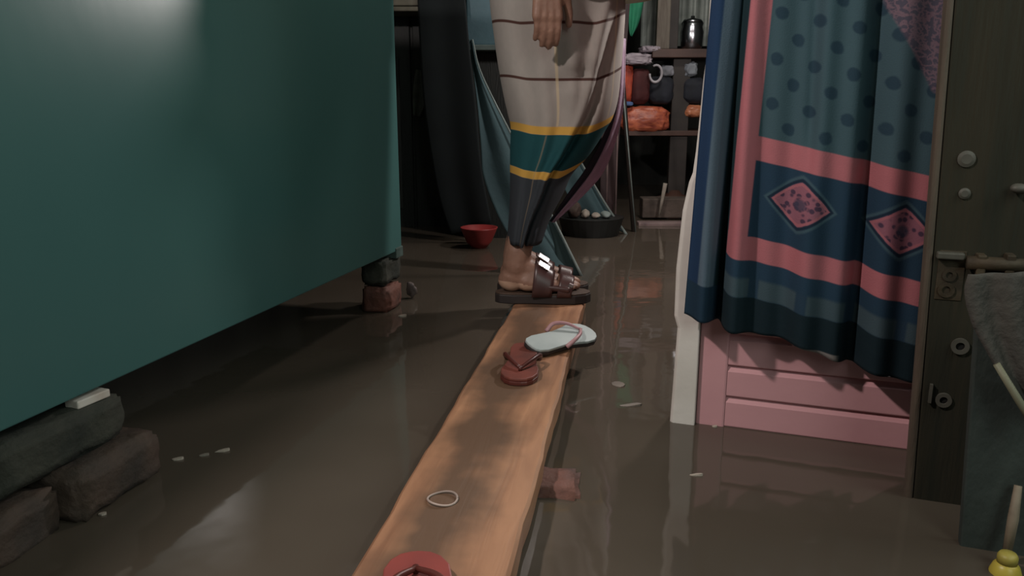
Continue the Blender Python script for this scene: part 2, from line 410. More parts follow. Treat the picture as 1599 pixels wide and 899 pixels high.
# grey-green board low in front of the leaf
M_gboard = mat('peeling_green_board', (.036, .048, .041), .7, (.020, .028, .024), 7, (2, 2, 1), bump=.35, bscale=25)
P3 = Vector((.638, 1.022, 0))
def gpt(s, z, n=0): return P3+E2*(s-.055*z)+N2*n+Vector((0, 0, z))
bm = bmesh.new(); rings(bm, [[gpt(0, z, 0), gpt(.16, z, 0), gpt(.16, z, -.018), gpt(0, z, -.018)] for z in (Z0, 0, .1, .2, .335)])
o = obj('green_board', bm, M_gboard, loc=gpt(.08, Z0), bevel=.003)
tag(o, 'peeling grey-green board standing in the water before the dark wooden door', 'board')
bm = bmesh.new(); rings(bm, [[gpt(.165, z, 0), gpt(.36, z, 0), gpt(.36, z, -.018), gpt(.165, z, -.018)] for z in (Z0, .335)])
NG = NP
def onboard(px, py, n=0): return onplane(px, py, P3+N2*n, NG)
bm.free()
# grey cloth over the bolt
M_sack = mat('grey_sackcloth', (.060, .055, .046), .9, (.042, .039, .034), 14, bump=.5, bscale=60)
cl = [onboard(*q, .035) for q in ((1512, 428), (1506, 455), (1516, 500), (1536, 540), (1566, 592), (1606, 648))]
cr = [onboard(*q, .035) for q in ((1625, 424), (1640, 470), (1650, 520), (1660, 570), (1665, 620), (1670, 655))]
bm = bmesh.new(); sheet(bm, cl, cr, 20, 16, .008, 2.2, normal=N2)
tag(solid(obj('sack_cloth', bm, M_sack, smooth=True, loc=cr[0]), .004), 'grey sackcloth hanging over the bolt of the dark wooden door', 'cloth')
bm = bmesh.new(); a, b = onboard(1556, 568, .045), onboard(1600, 640, .05); b2 = a+(b-a)*1.5
tube(bm, [a, a.lerp(b2, .5), b2], [.0045, .005, .005], 8)
tag(obj('bamboo_stick', bm, mat('pale_bamboo', (.20, .20, .13), .6, (.14, .135, .085), 20), smooth=True, loc=b2), 'short pale bamboo stick slanting along the lower edge of the grey sackcloth', 'stick')
# stick and yellow bottle by the board
a, b = onboard(1573, 858, .03), onboard(1590, 758, .012)
bm = bmesh.new(); tube(bm, [a, a.lerp(b, .5)+N2*.002, b], [.006, .007, .005], 8)
tag(obj('broom_stick', bm, mat('pale_stick', (.25, .20, .14), .7, (.16, .125, .085), 25), smooth=True, loc=a), 'pale upright stick standing behind the yellow bottle', 'stick')
c = onboard(1568, 905, .055); t = thing('plastic_bottle', c-Vector((0, 0, .03)), 'small yellow plastic bottle with a pale round badge floating at the lower right corner', 'bottle')
M_yel = mat('yellow_plastic', (.50, .40, .055), .4, (.34, .26, .04), 15)
base = c-Vector((0, 0, .03))
bm = bmesh.new(); lathe(bm, [(.001, -.02), (.018, -.02), (.0195, .010), (.0195, .042), (.016, .052), (.011, .058)], base, 24); obj('bottle_body', bm, M_yel, t, smooth=True)
bm = bmesh.new(); lathe(bm, [(.0125, .056), (.0125, .066), (.010, .070), (.001, .071)], base, 20); obj('bottle_cap', bm, mat('dull_yellow_cap', (.38, .31, .06), .5), t, smooth=True)['label'] = 'dull yellow screw cap'
dirc = (CAM-base); dirc.z = 0; dirc.normalize()
bm = bmesh.new(); Mq = Matrix.Translation(base+Vector((0, 0, .030))+dirc*.0185) @ dirc.to_track_quat('Z', 'Y').to_matrix().to_4x4()
lathe(bm, [(.0095, -.004), (.0095, .001), (.007, .0018), (.006, .0012), (.001, .0012)], seg=24); bm.transform(Mq); obj('badge', bm, M_white, t)['label'] = 'pale round badge'

# ------------------------------------------------------------------ green cabinet on bricks
def cab_mat():
    m = mat('green_enamel', (.062, .152, .140), .30, (.050, .130, .126), 1.3, (1, 1, .5), bump=.06, bscale=6, spec=.32)
    return m
M_cab = cab_mat()
CB = -.945; CA0, CA1 = .18, 2.23; CZ = .172
cabt = thing('steel_cabinet', ab((CA0+CA1)/2, CB-.25, CZ), 'large green enamelled cabinet raised above the water on bricks', 'cabinet')
bm = bmesh.new(); abox(bm, CA0, CA1, CB-.5, CB-.004, CZ+.012, 1.2); obj('body', bm, M_cab, cabt, bevel=.006)
bm = bmesh.new(); abox(bm, CA0-.001, CA1+.001, CB-.5, CB-.003, CZ, CZ+.02)
obj('bottom_rim', bm, M_cab, cabt, bevel=.004)
bm = bmesh.new(); abox(bm, CA0+.01, CA1-.001, CB-.006, CB-.0005, CZ+.001, 1.19); obj('front_sheet', bm, M_cab, cabt, bevel=.003)
bm = bmesh.new(); abox(bm, CA1-.05, CA1+.003, CB-.05, CB+.003, CZ-.02, CZ+.012); obj('corner_foot', bm, mat('chipped_green', (.075, .11, .10), .6, (.04, .07, .06), 30), cabt, bevel=.003)['label'] = 'chipped pale corner foot'

M_brick = mat('wet_brick', (.075, .048, .034), .8, (.030, .024, .019), 9, bump=.8, bscale=35)
M_brickr = mat('red_brick', (.17, .065, .045), .75, (.09, .04, .03), 12, bump=.7, bscale=35)
M_brickg = mat('olive_brick', (.045, .046, .034), .85, (.018, .022, .017), 10, bump=.9, bscale=30)  # dark olive tone, darker than the wet brick
def brick(c, l, w, h, rz, m, label, seed, group=None, tilt=0):
    bm = bmesh.new(); box(bm, (0, 0, h/2), (w, l, h)); bmesh.ops.bevel(bm, geom=bm.edges[:], offset=.008, segments=2, affect='EDGES')
    bmesh.ops.subdivide_edges(bm, edges=[e for e in bm.edges if e.calc_length() > .03], cuts=5, use_grid_fill=True)
    for v in bm.verts: v.co += noise.noise_vector(v.co*30+Vector((seed*3.1, 0, 0)))*.0075
    o = obj('brick', bm, m, matrix=Matrix.Translation(c) @ Matrix.Rotation(rz, 4, 'Z') @ Matrix.Rotation(tilt, 4, 'Y'), smooth=True)
    return tag(o, label, 'brick', group)
brick(ab(.968, -.954, -.002), .185, .11, .078, RZ, M_brick, 'dark wet brick in the water, frontmost of the near heap under the cabinet', 1)
brick(ab(.790, -.972, -.010), .155, .10, .072, RZ+.05, M_brick, 'brown broken brick left of the front wet brick at the lower left', 2)
brick(ab(.905, -1.000, .076), .25, .12, .074, RZ-.03, M_brickg, 'dark olive brick set back on top of the heap under the near cabinet corner', 3)
brick(ab(.645, -1.000, .074), .25, .12, .076, RZ+.02, M_brickg, 'crumbling dark olive brick at the left frame edge under the cabinet', 4)
bm = bmesh.new(); c = onz(137, 621, .158); box(bm, (0, 0, 0), (.028, .062, .013), M=Matrix.Translation(c) @ Matrix.Rotation(RZ-.1, 4, 'Z'))
tag(obj('tile_chip', bm, mat('chalky_white', (.62, .58, .52), .7, (.5, .42, .36), 20), loc=c, bevel=.002), 'white tile chip wedged between the dark olive brick and the cabinet bottom', 'tile')
cx = onz(592, 488, 0)
brick(Vector((cx.x, cx.y+.06, -.005)), .12, .088, .078, RZ+.08, M_brickr, 'reddish brick standing in the water under the far cabinet corner', 8)
brick(Vector((cx.x-.002, cx.y+.075, .078)), .12, .080, .080, RZ-.03, M_brickg, 'grey brick on top of the reddish brick under the far cabinet corner', 9)

# ------------------------------------------------------------------ plank
def plank_mat():
    g = bpy.data.materials.new('wet_plank'); g.use_nodes = True; N = g.node_tree.nodes; L = g.node_tree.links; b = N['Principled BSDF']
    b.inputs['Roughness'].default_value = .55
    tc = N.new('ShaderNodeTexCoord'); mp = N.new('ShaderNodeMapping'); mp.inputs['Scale'].default_value = (9, .9, 3); L.new(tc.outputs['Object'], mp.inputs[0])
    n = N.new('ShaderNodeTexNoise'); n.inputs['Scale'].default_value = 4; n.inputs['Detail'].default_value = 6; n.inputs['Distortion'].default_value = .6; L.new(mp.outputs[0], n.inputs['Vector'])
    r = N.new('ShaderNodeValToRGB'); r.color_ramp.elements[0].position = .3; r.color_ramp.elements[1].position = .72
    r.color_ramp.elements[0].color = (.225, .105, .055, 1); r.color_ramp.elements[1].color = (.42, .215, .115, 1); L.new(n.outputs[0], r.inputs[0])
    # trodden wet mud along the middle
    n2 = N.new('ShaderNodeTexNoise'); n2.inputs['Scale'].default_value = 5.5; n2.inputs['Detail'].default_value = 4; L.new(tc.outputs['Object'], n2.inputs['Vector'])
    sx = N.new('ShaderNodeSeparateXYZ'); L.new(tc.outputs['Object'], sx.inputs[0])
    a = N.new('ShaderNodeMath'); a.operation = 'ADD'; a.inputs[1].default_value = .028; L.new(sx.outputs[0], a.inputs[0])
    ab_ = N.new('ShaderNodeMath'); ab_.operation = 'ABSOLUTE'; L.new(a.outputs[0], ab_.inputs[0])
    ml = N.new('ShaderNodeMath'); ml.operation = 'MULTIPLY_ADD'; ml.inputs[1].default_value = -5.0; ml.inputs[2].default_value = .28; L.new(ab_.outputs[0], ml.inputs[0])
    ad = N.new('ShaderNodeMath'); ad.operation = 'ADD'; L.new(ml.outputs[0], ad.inputs[0]); L.new(n2.outputs[0], ad.inputs[1])
    r2 = N.new('ShaderNodeValToRGB'); r2.color_ramp.elements[0].position = .38; r2.color_ramp.elements[1].position = .68; L.new(ad.outputs[0], r2.inputs[0])
    mx = N.new('ShaderNodeMix'); mx.data_type = 'RGBA'; L.new(r2.outputs[0], mx.inputs[0]); L.new(r.outputs[0], mx.inputs[6]); mx.inputs[7].default_value = (.118, .066, .038, 1)
    L.new(mx.outputs[2], b.inputs['Base Color'])
    bp = N.new('ShaderNodeBump'); bp.inputs['Strength'].default_value = .25; bp.inputs['Distance'].default_value = .006; L.new(n.outputs[0], bp.inputs['Height']); L.new(bp.outputs[0], b.inputs['Normal'])
    return g
PZ = .055
PH = math.atan2(.1535, 1.0)
pc = Vector((.0935-.1535*.75, 2.132-.75, .012))
Mp = Matrix.Translation(pc) @ Matrix.Rotation(-PH, 4, 'Z')
bm = bmesh.new(); rs = []
for k in range(41):
    y = -1.05+k/40*2.07; w = .0965+.0015*math.sin(k*.9)+.001*math.sin(k*2.3)
    rs.append([Vector((-w, y, 0)), Vector((w, y, 0)), Vector((w+.001, y, PZ-.016)), Vector((w-.004, y, PZ-.012)), Vector((-w+.006, y, PZ-.012)), Vector((-w, y, PZ-.018))])
rings(bm, rs)
plk = obj('plank', bm, plank_mat(), matrix=Mp); tag(plk, 'long brown wooden plank laid just above the water as a walkway', 'plank')
PT = PZ   # top of plank in world z is pc.z + PZ-.012 = .055
for (x, y, m, lab, sd) in ((.030, 1.215, M_brickr, 'reddish brick under the right edge of the plank near its middle', 21),):
    brick(Vector((x, y, -.063)), .115 if sd != 21 else .10, .22 if sd != 21 else .165, .0745, -PH, m, lab, sd)

# ------------------------------------------------------------------ flip-flops and ring
def flipflop(loc, rz, L_, w, cs, cst, label, tilt=(0, 0), strap_r=.0045, mirror=1, cunder=None):
    M = Matrix.Translation(loc) @ Matrix.Rotation(rz, 4, 'Z') @ Matrix.Rotation(tilt[0], 4, 'Y') @ Matrix.Rotation(tilt[1], 4, 'X')
    t = link(bpy.data.objects.new('flip_flop', None)); t.matrix_world = M; MW[t.name] = M; t.empty_display_size = .05
    tag(t, label, 'flip-flop')
    prof = [(-.5, .10), (-.485, .24), (-.45, .33), (-.35, .395), (-.2, .38), (-.03, .36), (.12, .42), (.25, .49), (.36, .475), (.44, .37), (.485, .22), (.5, .06)]
    out = [Vector((x*w*mirror, y*L_, 0)) for y, x in prof]+[Vector((-x*w*mirror*.93, y*L_, 0)) for y, x in reversed(prof)]
    def plate(z0, z1, k):
        bm = bmesh.new(); rings(bm, [[Vector((p.x*k, p.y*(k), z)) for p in out] for z in (z0, z1)]); return bm
    bm = plate(0, .009, 1); bm.transform(M); obj('sole', bm, cunder or cs, t, matrix=None, bevel=.002)
    bm = plate(.0091, .016, .985); bm.transform(M); obj('footbed', bm, cs, t, bevel=.002)
    toe = Vector((.0, .30*L_, .016))
    for s in (-1, 1):
        bm = bmesh.new()
        pts = smoothpts([toe+Vector((0, 0, .006)), Vector((s*w*.28, .17*L_, .030)), Vector((s*w*.44, .02*L_, .028)), Vector((s*w*.42, -.08*L_, .012))], 12)
        tube(bm, pts, [strap_r*(.8+.6*k/12) for k in range(13)], 8); bm.transform(M); obj('strap', bm, cst, t, smooth=True)
    bm = bmesh.new(); tube(bm, [toe, toe+Vector((0, 0, .009))], strap_r*.9, 8); bm.transform(M); obj('toe_post', bm, cst, t, smooth=True)
    return t
M_maroon = mat('maroon_rubber', (.19, .050, .036), .5, (.12, .036, .027), 20)
M_marstrap = mat('dark_maroon_strap', (.105, .024, .018), .4)
M_greyr = mat('pale_grey_rubber', (.40, .46, .45), .6, (.33, .39, .385), 14)
M_pinkst = mat('faded_pink_strap', (.47, .27, .28), .5, (.38, .2, .22), 20)
M_dark = mat('dark_sole', (.030, .022, .020), .6)
M_redr = mat('red_rubber', (.26, .050, .040), .45, (.21, .042, .036), 16)
ZP = .0555
flipflop((.023, 1.645, ZP), math.pi-.08, .25, .084, M_maroon, M_marstrap, 'dark maroon flip-flop lying toe forward on the plank below the pale grey one', cunder=M_marstrap)
flipflop((.112, 1.775, ZP+.014), R(-50), .198, .086, M_greyr, M_pinkst, 'pale grey flip-flop with pink straps hanging over the right edge of the plank', tilt=(R(17), R(0)), strap_r=.004, cunder=M_dark)
flipflop((-.104, .772, ZP), R(8), .25, .088, M_redr, M_marstrap, 'red flip-flop at the near end of the plank, cut by the frame', cunder=M_marstrap)
bm = bmesh.new(); c = onz(691, 778, ZP+.002)
tube(bm, [c+Vector((.0215*math.cos(a), .0205*math.sin(a), .0015*math.sin(2*a))) for a in (2*math.pi*k/36 for k in range(36))]+[c+Vector((.0215, 0, 0))], .0017, 8)
tag(obj('rubber_ring', bm, mat('pale_pink_ring', (.46, .36, .31), .5), loc=c, smooth=True), 'thin pale ring lying on the plank above the red flip-flop', 'ring')

# ------------------------------------------------------------------ the standing person
M_skin = mat('brown_skin', (.28, .155, .108), .5, (.215, .115, .08), 14, bump=.12, bscale=90)
M_heel = mat('pale_heel_skin', (.52, .33, .235), .6, (.42, .26, .18), 18)
FZ = ZP+.030      # where the soles of the feet rest
def cap(bm, a, b, ra, rb, n=6, seg=14):
    a = Vector(a); b = Vector(b); pts = []; rad = []
    d = (b-a).normalized() if (b-a).length > 1e-6 else Vector((0, 0, 1))
    for k in range(4):
        t = math.pi/2*(1-k/4); pts.append(a-d*ra*math.sin(t)); rad.append(max(ra*math.cos(t), ra*.05))
    for k in range(n+1): pts.append(a.lerp(b, k/n)); rad.append(ra+(rb-ra)*k/n)
    for k in range(1, 5):
        t = math.pi/2*k/4; pts.append(b+d*rb*math.sin(t)); rad.append(max(rb*math.cos(t), rb*.05))
    tube(bm, pts, rad, seg)
def chain(bm, pts, rad):
    for (a, b), (ra, rb) in zip(zip(pts, pts[1:]), zip(rad, rad[1:])): cap(bm, a, b, ra, rb)
def foot(bm, hx, y, ydir):
    """foot with its heel back at hx, pointing +x; ydir is the side of the little toe"""
    L_ = .245; z = FZ
    ball(bm, (hx+.038, y, z+.034), (.038, .030, .034), 3)
    cap(bm, (hx+.040, y, z+.045), (hx+.105, y, z+.046), .034, .034)
    cap(bm, (hx+.09, y-ydir*.004, z+.045), (hx+.185, y-ydir*.012, z+.022), .034, .021)
    cap(bm, (hx+.08, y+ydir*.012, z+.032), (hx+.172, y+ydir*.022, z+.018), .029, .017)
    cap(bm, (hx+.06, y, z+.075), (hx+.125, y-ydir*.004, z+.048), .034, .030)
    for k, (dy, l, r) in enumerate(((-.030, .052, .0125), (-.010, .054, .0095), (.006, .048, .0088), (.021, .040, .0085), (.034, .030, .0085))):
        x0 = hx+.185-.006*k
        cap(bm, (x0-.02, y+ydir*dy*.9, z+.018), (x0+l*.55, y+ydir*dy, z+.016), r*1.05, r)
        cap(bm, (x0+l*.55, y+ydir*dy, z+.016), (x0+l-.01, y+ydir*dy, z+.010), r, r*.92)
bm = bmesh.new()
HX = -.040
YR, YL = 2.215, 2.325
foot(bm, HX, YR, -1); foot(bm, HX+.004, YL, 1)
for (y, kx, ky) in ((YR, .075, 2.245), (YL, .080, 2.30)):
    chain(bm, [(HX+.052, y, FZ+.075), (HX+.058, y, FZ+.12), (HX+.080, ky, FZ+.20), (kx-.01, ky, FZ+.33), (kx, ky, FZ+.43)], [.040, .038, .040, .050, .052])
    chain(bm, [(kx, ky, FZ+.43), (.07, 2.235 if y == YR else 2.33, .72), (.065, 2.21 if y == YR else 2.34, .92)], [.056, .075, .090])
chain(bm, [(.065, 2.21, .93), (.065, 2.34, .93)], [.11, .11])
for z, rx, ry in ((1.0, .115, .15), (1.10, .11, .135), (1.2, .11, .14), (1.30, .112, .15), (1.38, .09, .14)):
    ball(bm, (.06, 2.275, z), (rx, ry, .09), 3)
cap(bm, (.055, 2.12, 1.405), (.055, 2.43, 1.405), .05, .05)
cap(bm, (.06, 2.275, 1.42), (.075, 2.275, 1.53), .056, .052)
ball(bm, (.085, 2.275, 1.625), (.095, .075, .110), 4); ball(bm, (.125, 2.275, 1.575), (.055, .052, .055), 3)
cap(bm, (.172, 2.275, 1.645), (.188, 2.275, 1.61), .010, .015); ball(bm, (.168, 2.275, 1.655), (.012, .045, .010), 2)
cap(bm, (.172, 2.258, 1.575), (.172, 2.292, 1.575), .009, .009); ball(bm, (.162, 2.275, 1.535), (.022, .026, .02), 2)
for s in (-1, 1): ball(bm, (.075, 2.275+s*.077, 1.62), (.022, .010, .034), 2)
# right arm (camera side) hanging, left arm bent forward
chain(bm, [(.055, 2.105, 1.395), (.045, 2.055, 1.13), (.080, 2.015, .905)], [.052, .042, .028])
chain(bm, [(.055, 2.445, 1.395), (.03, 2.50, 1.13), (.19, 2.46, .98)], [.052, .042, .028])
def hand(bm, w, d, up, side, thumb):
    """w wrist, d along the fingers, side across the knuckles (index first), thumb side"""
    w = Vector(w); d = Vector(d).normalized(); side = Vector(side).normalized(); n = d.cross(side).normalized()*up
    for k, off in enumerate((-.027, -.009, .009, .027)):
        cap(bm, w+side*off*.6, w+d*.085+side*off, .016, .0125)
        l = (.066, .074, .069, .054)[k]; r = (.0088, .0090, .0086, .0078)[k]
        p0 = w+d*.085+side*off; p1 = p0+(d+n*.15).normalized()*l*.45; p2 = p1+(d+n*.55).normalized()*l*.32; p3 = p2+(d+n*.85).normalized()*l*.25
        chain(bm, [p0, p1, p2, p3], [r*1.1, r, r*.95, r*.85])
    t0 = w+d*.022-side*.022; t1 = t0+(d*.6-side*.75+n*.3).normalized()*.042; t2 = t1+(d*.9-side*.25+n*.25).normalized()*.032; t3 = t2+(d+n*.2).normalized()*.024
    chain(bm, [t0, t1, t2, t3], [.015, .0125, .0105, .009])
hand(bm, (.082, 2.013, .895), (.04, 0, -1), 1, (-1, -.25, 0), 1)
hand(bm, (.20, 2.455, .975), (.9, -.1, -.3), -1, (0, 1, 0), 1)
me = bpy.data.meshes.new('tmp'); bm.to_mesh(me); bm.free()
tmp = link(bpy.data.objects.new('tmp', me))
md = tmp.modifiers.new('r', 'REMESH'); md.mode = 'VOXEL'; md.voxel_size = .0042
md = tmp.modifiers.new('s', 'SMOOTH'); md.factor = .5; md.iterations = 4
dg = bpy.context.evaluated_depsgraph_get(); body_me = bpy.data.meshes.new_from_object(tmp.evaluated_get(dg))
bpy.data.objects.remove(tmp)
body_me.name = 'body'; body_me.shade_smooth(); body_me.materials.clear(); body_me.materials.append(M_skin); body_me.materials.append(M_heel)
for p in body_me.polygons:
    if p.center.z < FZ+.036-.16*max(0, p.center.x-HX-.02) and p.center.x < HX+.12 and p.normal.z < .8: p.material_index = 1
    else: p.material_index = 0
per = thing('person', (.06, 2.27, ZP), 'person in checked lungi and sandals standing sideways at the far plank end', 'person')
body = link(bpy.data.objects.new('body', body_me)); MW[body.name] = Matrix.Identity(4); adopt(body, per)
# hair, eyes, shirt (above the frame)
bm = bmesh.new(); vs = ball(bm, (.072, 2.275, 1.648), (.100, .082, .100), 4)
for v in vs:
    if v.co.z < 1.60: v.co.z = 1.60+(v.co.z-1.60)*.2
    if v.co.x > .13: v.co.x = .13+(v.co.x-.13)*.6
obj('hair', bm, mat('black_hair', (.012, .010, .009), .6, bump=.5, bscale=120), per, smooth=True)
for s in (-1, 1):
    bm = bmesh.new(); ball(bm, (.162, 2.275+s*.030, 1.632), (.011, .012, .009), 2); obj('eye', bm, mat('eye_white', (.6, .56, .5), .3), per, smooth=True)
M_shirt = mat('cream_cotton', (.42, .40, .30), .85, (.33, .31, .22), 10, bump=.3, bscale=50)
bm = bmesh.new(); rs = []
for z, cx_, rx, ry in ((.888, .185, .205, .205), (.92, .15, .18, .20), (.98, .10, .16, .19), (1.1, .075, .142, .172), (1.25, .065, .140, .178), (1.36, .062, .125, .185), (1.43, .06, .09, .16), (1.47, .065, .066, .07)):
    rs.append([Vector((cx_+rx*(1+.03*math.sin(5*a+z*9))*math.cos(a), 2.275+ry*(1+.03*math.sin(7*a))*math.sin(a), z-.004*math.sin(3*a))) for a in (2*math.pi*k/48 for k in range(48))])
rings(bm, rs, True, False); solid(obj('shirt', bm, M_shirt, per, smooth=True), .004)
for s, pts in ((-1, [(.055, 2.13, 1.41), (.05, 2.085, 1.28), (.045, 2.05, 1.12)]), (1, [(.055, 2.42, 1.41), (.045, 2.47, 1.28), (.03, 2.50, 1.13)])):
    bm = bmesh.new(); tube(bm, smoothpts(pts, 8), [.074-.002*k for k in range(9)], 20, False); solid(obj('sleeve', bm, M_shirt, per, smooth=True), .003)

# lungi
def zrow(py, px=840, y=2.11): return ony(px, py, y).z
def lungi_mat():
    g = G('checked_lungi', .85); u, v = g.u, g.v
    n = g.noise(30, (1, 1, 1), 3)
    col = g.mix(n, (.33, .298, .268), (.275, .252, .23))
    brown = (.065, .030, .024)
    for py in (36, 124):
        z = zrow(py); col = g.mix(g.band(v, z-.0035, z+.0035, .0012), col, brown)
    zt = zrow(-60); col = g.mix(g.band(v, zt-.0035, zt+.0035, .0012), col, brown)
    ye = (.52, .30, .065)
    zy1, zy2 = zrow(211), zrow(198)
    col = g.mix(g.band(v, zy1, zy2, .0015), col, ye)
    za = zrow(269); zb = zrow(281)
    col = g.mix(g.band(v, za, zy1, .0012), col, g.mix(n, (.012, .058, .066), (.016, .072, .080)))
    col = g.mix(g.band(v, zb, za, .0015), col, ye)
    col = g.mix(g.band(v, -1, zb, .0012), col, g.mix(n, (.034, .040, .048), (.046, .050, .056)))
    # upright thin pale-yellow lines
    st = g.op('MULTIPLY', g.band(u, .459, .474, .003), g.band(v, zy2, 3, .004))
    col = g.mix(g.op('MULTIPLY', st, .55), col, (.55, .44, .27))
    st2 = g.op('MULTIPLY', g.band(u, .405, .416, .003), g.band(v, -1, zy1, .004))
    col = g.mix(g.op('MULTIPLY', st2, .35), col, (.30, .22, .14))
    st3 = g.op('MULTIPLY', g.band(u, .80, .815, .003), g.band(v, zy2, 3, .004))
    col = g.mix(g.op('MULTIPLY', st3, .35), col, (.55, .44, .27))
    col = g.mix(g.op('MULTIPLY', g.band(v, zy1, 3, .002), g.band(u, 1.02, 1.98, .004)), col, (.28, .25, .24))
    w = g.noise(400, (1, 1, 1), 1)
    bp = g.N.new('ShaderNodeBump'); bp.inputs['Strength'].default_value = .15; bp.inputs['Distance'].default_value = .002
    g.L.new(w, bp.inputs['Height']); g.L.new(bp.outputs[0], g.b.inputs['Normal'])
    return g.finish(col)
rows = [(-95, 772, 968), (-60, 766, 974), (0, 765, 977), (50, 771, 975), (100, 778, 971), (150, 787, 966), (180, 794, 958), (200, 798, 947), (240, 797, 921), (270, 797, 894), (300, 797, 880), (340, 795, 859), (376, 792, 846)]
prof = []
for py, l, r in rows:
    a, b = ony(l, py, 2.245), ony(r, py, 2.245); prof.append(Vector((a.x, b.x, (a.z+b.z)/2)))
prof = smoothpts(prof, 60)
bm = bmesh.new(); uvl = bm.loops.layers.uv.new('UVMap'); rs = []; UV = {}; NU = 120
ztop, zbot = prof[0].z, prof[-1].z
for i, q in enumerate(prof):
    x0, x1, z = q; cx_ = (x0+x1)/2; rx = (x1-x0)/2; f = (z-zbot)/(ztop-zbot)
    ry = .098+.082*min(1, f*1.35)**.8; cy = 2.255+.02*f
    ring = []
    for k in range(NU):
        # u: 0 at the left silhouette, 1 at the right one along the camera side, 1..2 round the back
        u = 2*k/NU; an = math.pi+u*math.pi
        c, s = math.cos(an), math.sin(an)
        fx = 0
        if s < 0:
            xr = (c+1)/2      # 0 left .. 1 right
            d1 = xr-(.96-.55*(1-f))             # long fold falling from the right hip to the left hem
            fx += .026*math.exp(-(d1/.045)**2)-.036*math.exp(-((d1-.075)/.04)**2)
            d2_ = xr-(.52+.10*f); fx += .010*math.exp(-(d2_/.06)**2)-.009*math.exp(-((d2_-.10)/.06)**2)
            d3 = xr-.22-.12*(1-f); fx += .007*math.sin(d3*26)*math.exp(-(d3/.25)**2)
            fx -= .024*math.exp(-((f-.56-.12*(xr-.6))/.022)**2)*math.exp(-((xr-.62)/.16)**2)
            fx += .006*math.sin(9*xr+14*f)
        x = cx_+rx*c; y = cy+(ry+fx)*s
        xr_ = (c+1)/2; lift = (.045*max(0, (xr_-.74)/.26)**1.4*(.5+.5*f)+.013*f*max(0, (.2-xr_)/.2)) if s <= 0 else .03
        hem = 0
        vt = (x, y, z); ring.append(vt); UV[(i, k)] = (u, z-lift+.006*math.exp(-(((c+1)/2-.05)/.15)**2)*-1)
    rs.append(ring)
vsx = [[bm.verts.new(p) for p in r] for r in rs]
for i in range(len(rs)-1):
    for k in range(NU):
        j = (k+1) % NU
        fc = bm.faces.new((vsx[i][k], vsx[i][j], vsx[i+1][j], vsx[i+1][k]))
        for l, (ii, kk) in zip(fc.loops, ((i, k), (i, j), (i+1, j), (i+1, k))):
            uv = UV[(ii, kk)]
            if k == NU-1 and kk == 0: uv = (2.0, uv[1])
            l[uvl].uv = uv
lun = obj('lungi', bm, lungi_mat(), per, smooth=True); solid(lun, .0025); lun['label'] = 'grey checked lungi with yellow lines and dark teal lower bands'
# inner fold of the lungi swinging out behind
M_lil = mat('lilac_cloth', (.36, .24, .33), .85, (.26, .18, .25), 12, bump=.2)
M_gapshade = mat('gap_shade', (.020, .016, .026), .9)  # near-black, paints the shaded gap between lungi and overlap
fl = [ony(*q, 2.335) for q in ((966, 60), (960, 150), (945, 205), (915, 262), (888, 300), (858, 345))]
fr = [ony(*q, 2.345) for q in ((977, 60), (975, 150), (966, 205), (946, 262), (918, 298), (866, 347))]
fm = [(a+(b-a)*.36)+Vector((0, -.012, 0)) for a, b in zip(fl, fr)]
bm = bmesh.new(); sheet(bm, fl, fm, 24, 6, .002, 1); o = solid(obj('lungi_gap', bm, M_gapshade, per, smooth=True), .002); o['label'] = 'dark strip painted as shade inside the lungi overlap'
bm = bmesh.new(); sheet(bm, fm, fr, 24, 6, .005, 1); o = solid(obj('lungi_overlap', bm, M_lil, per, smooth=True), .002); o['label'] = 'lilac overlapping edge of the lungi'

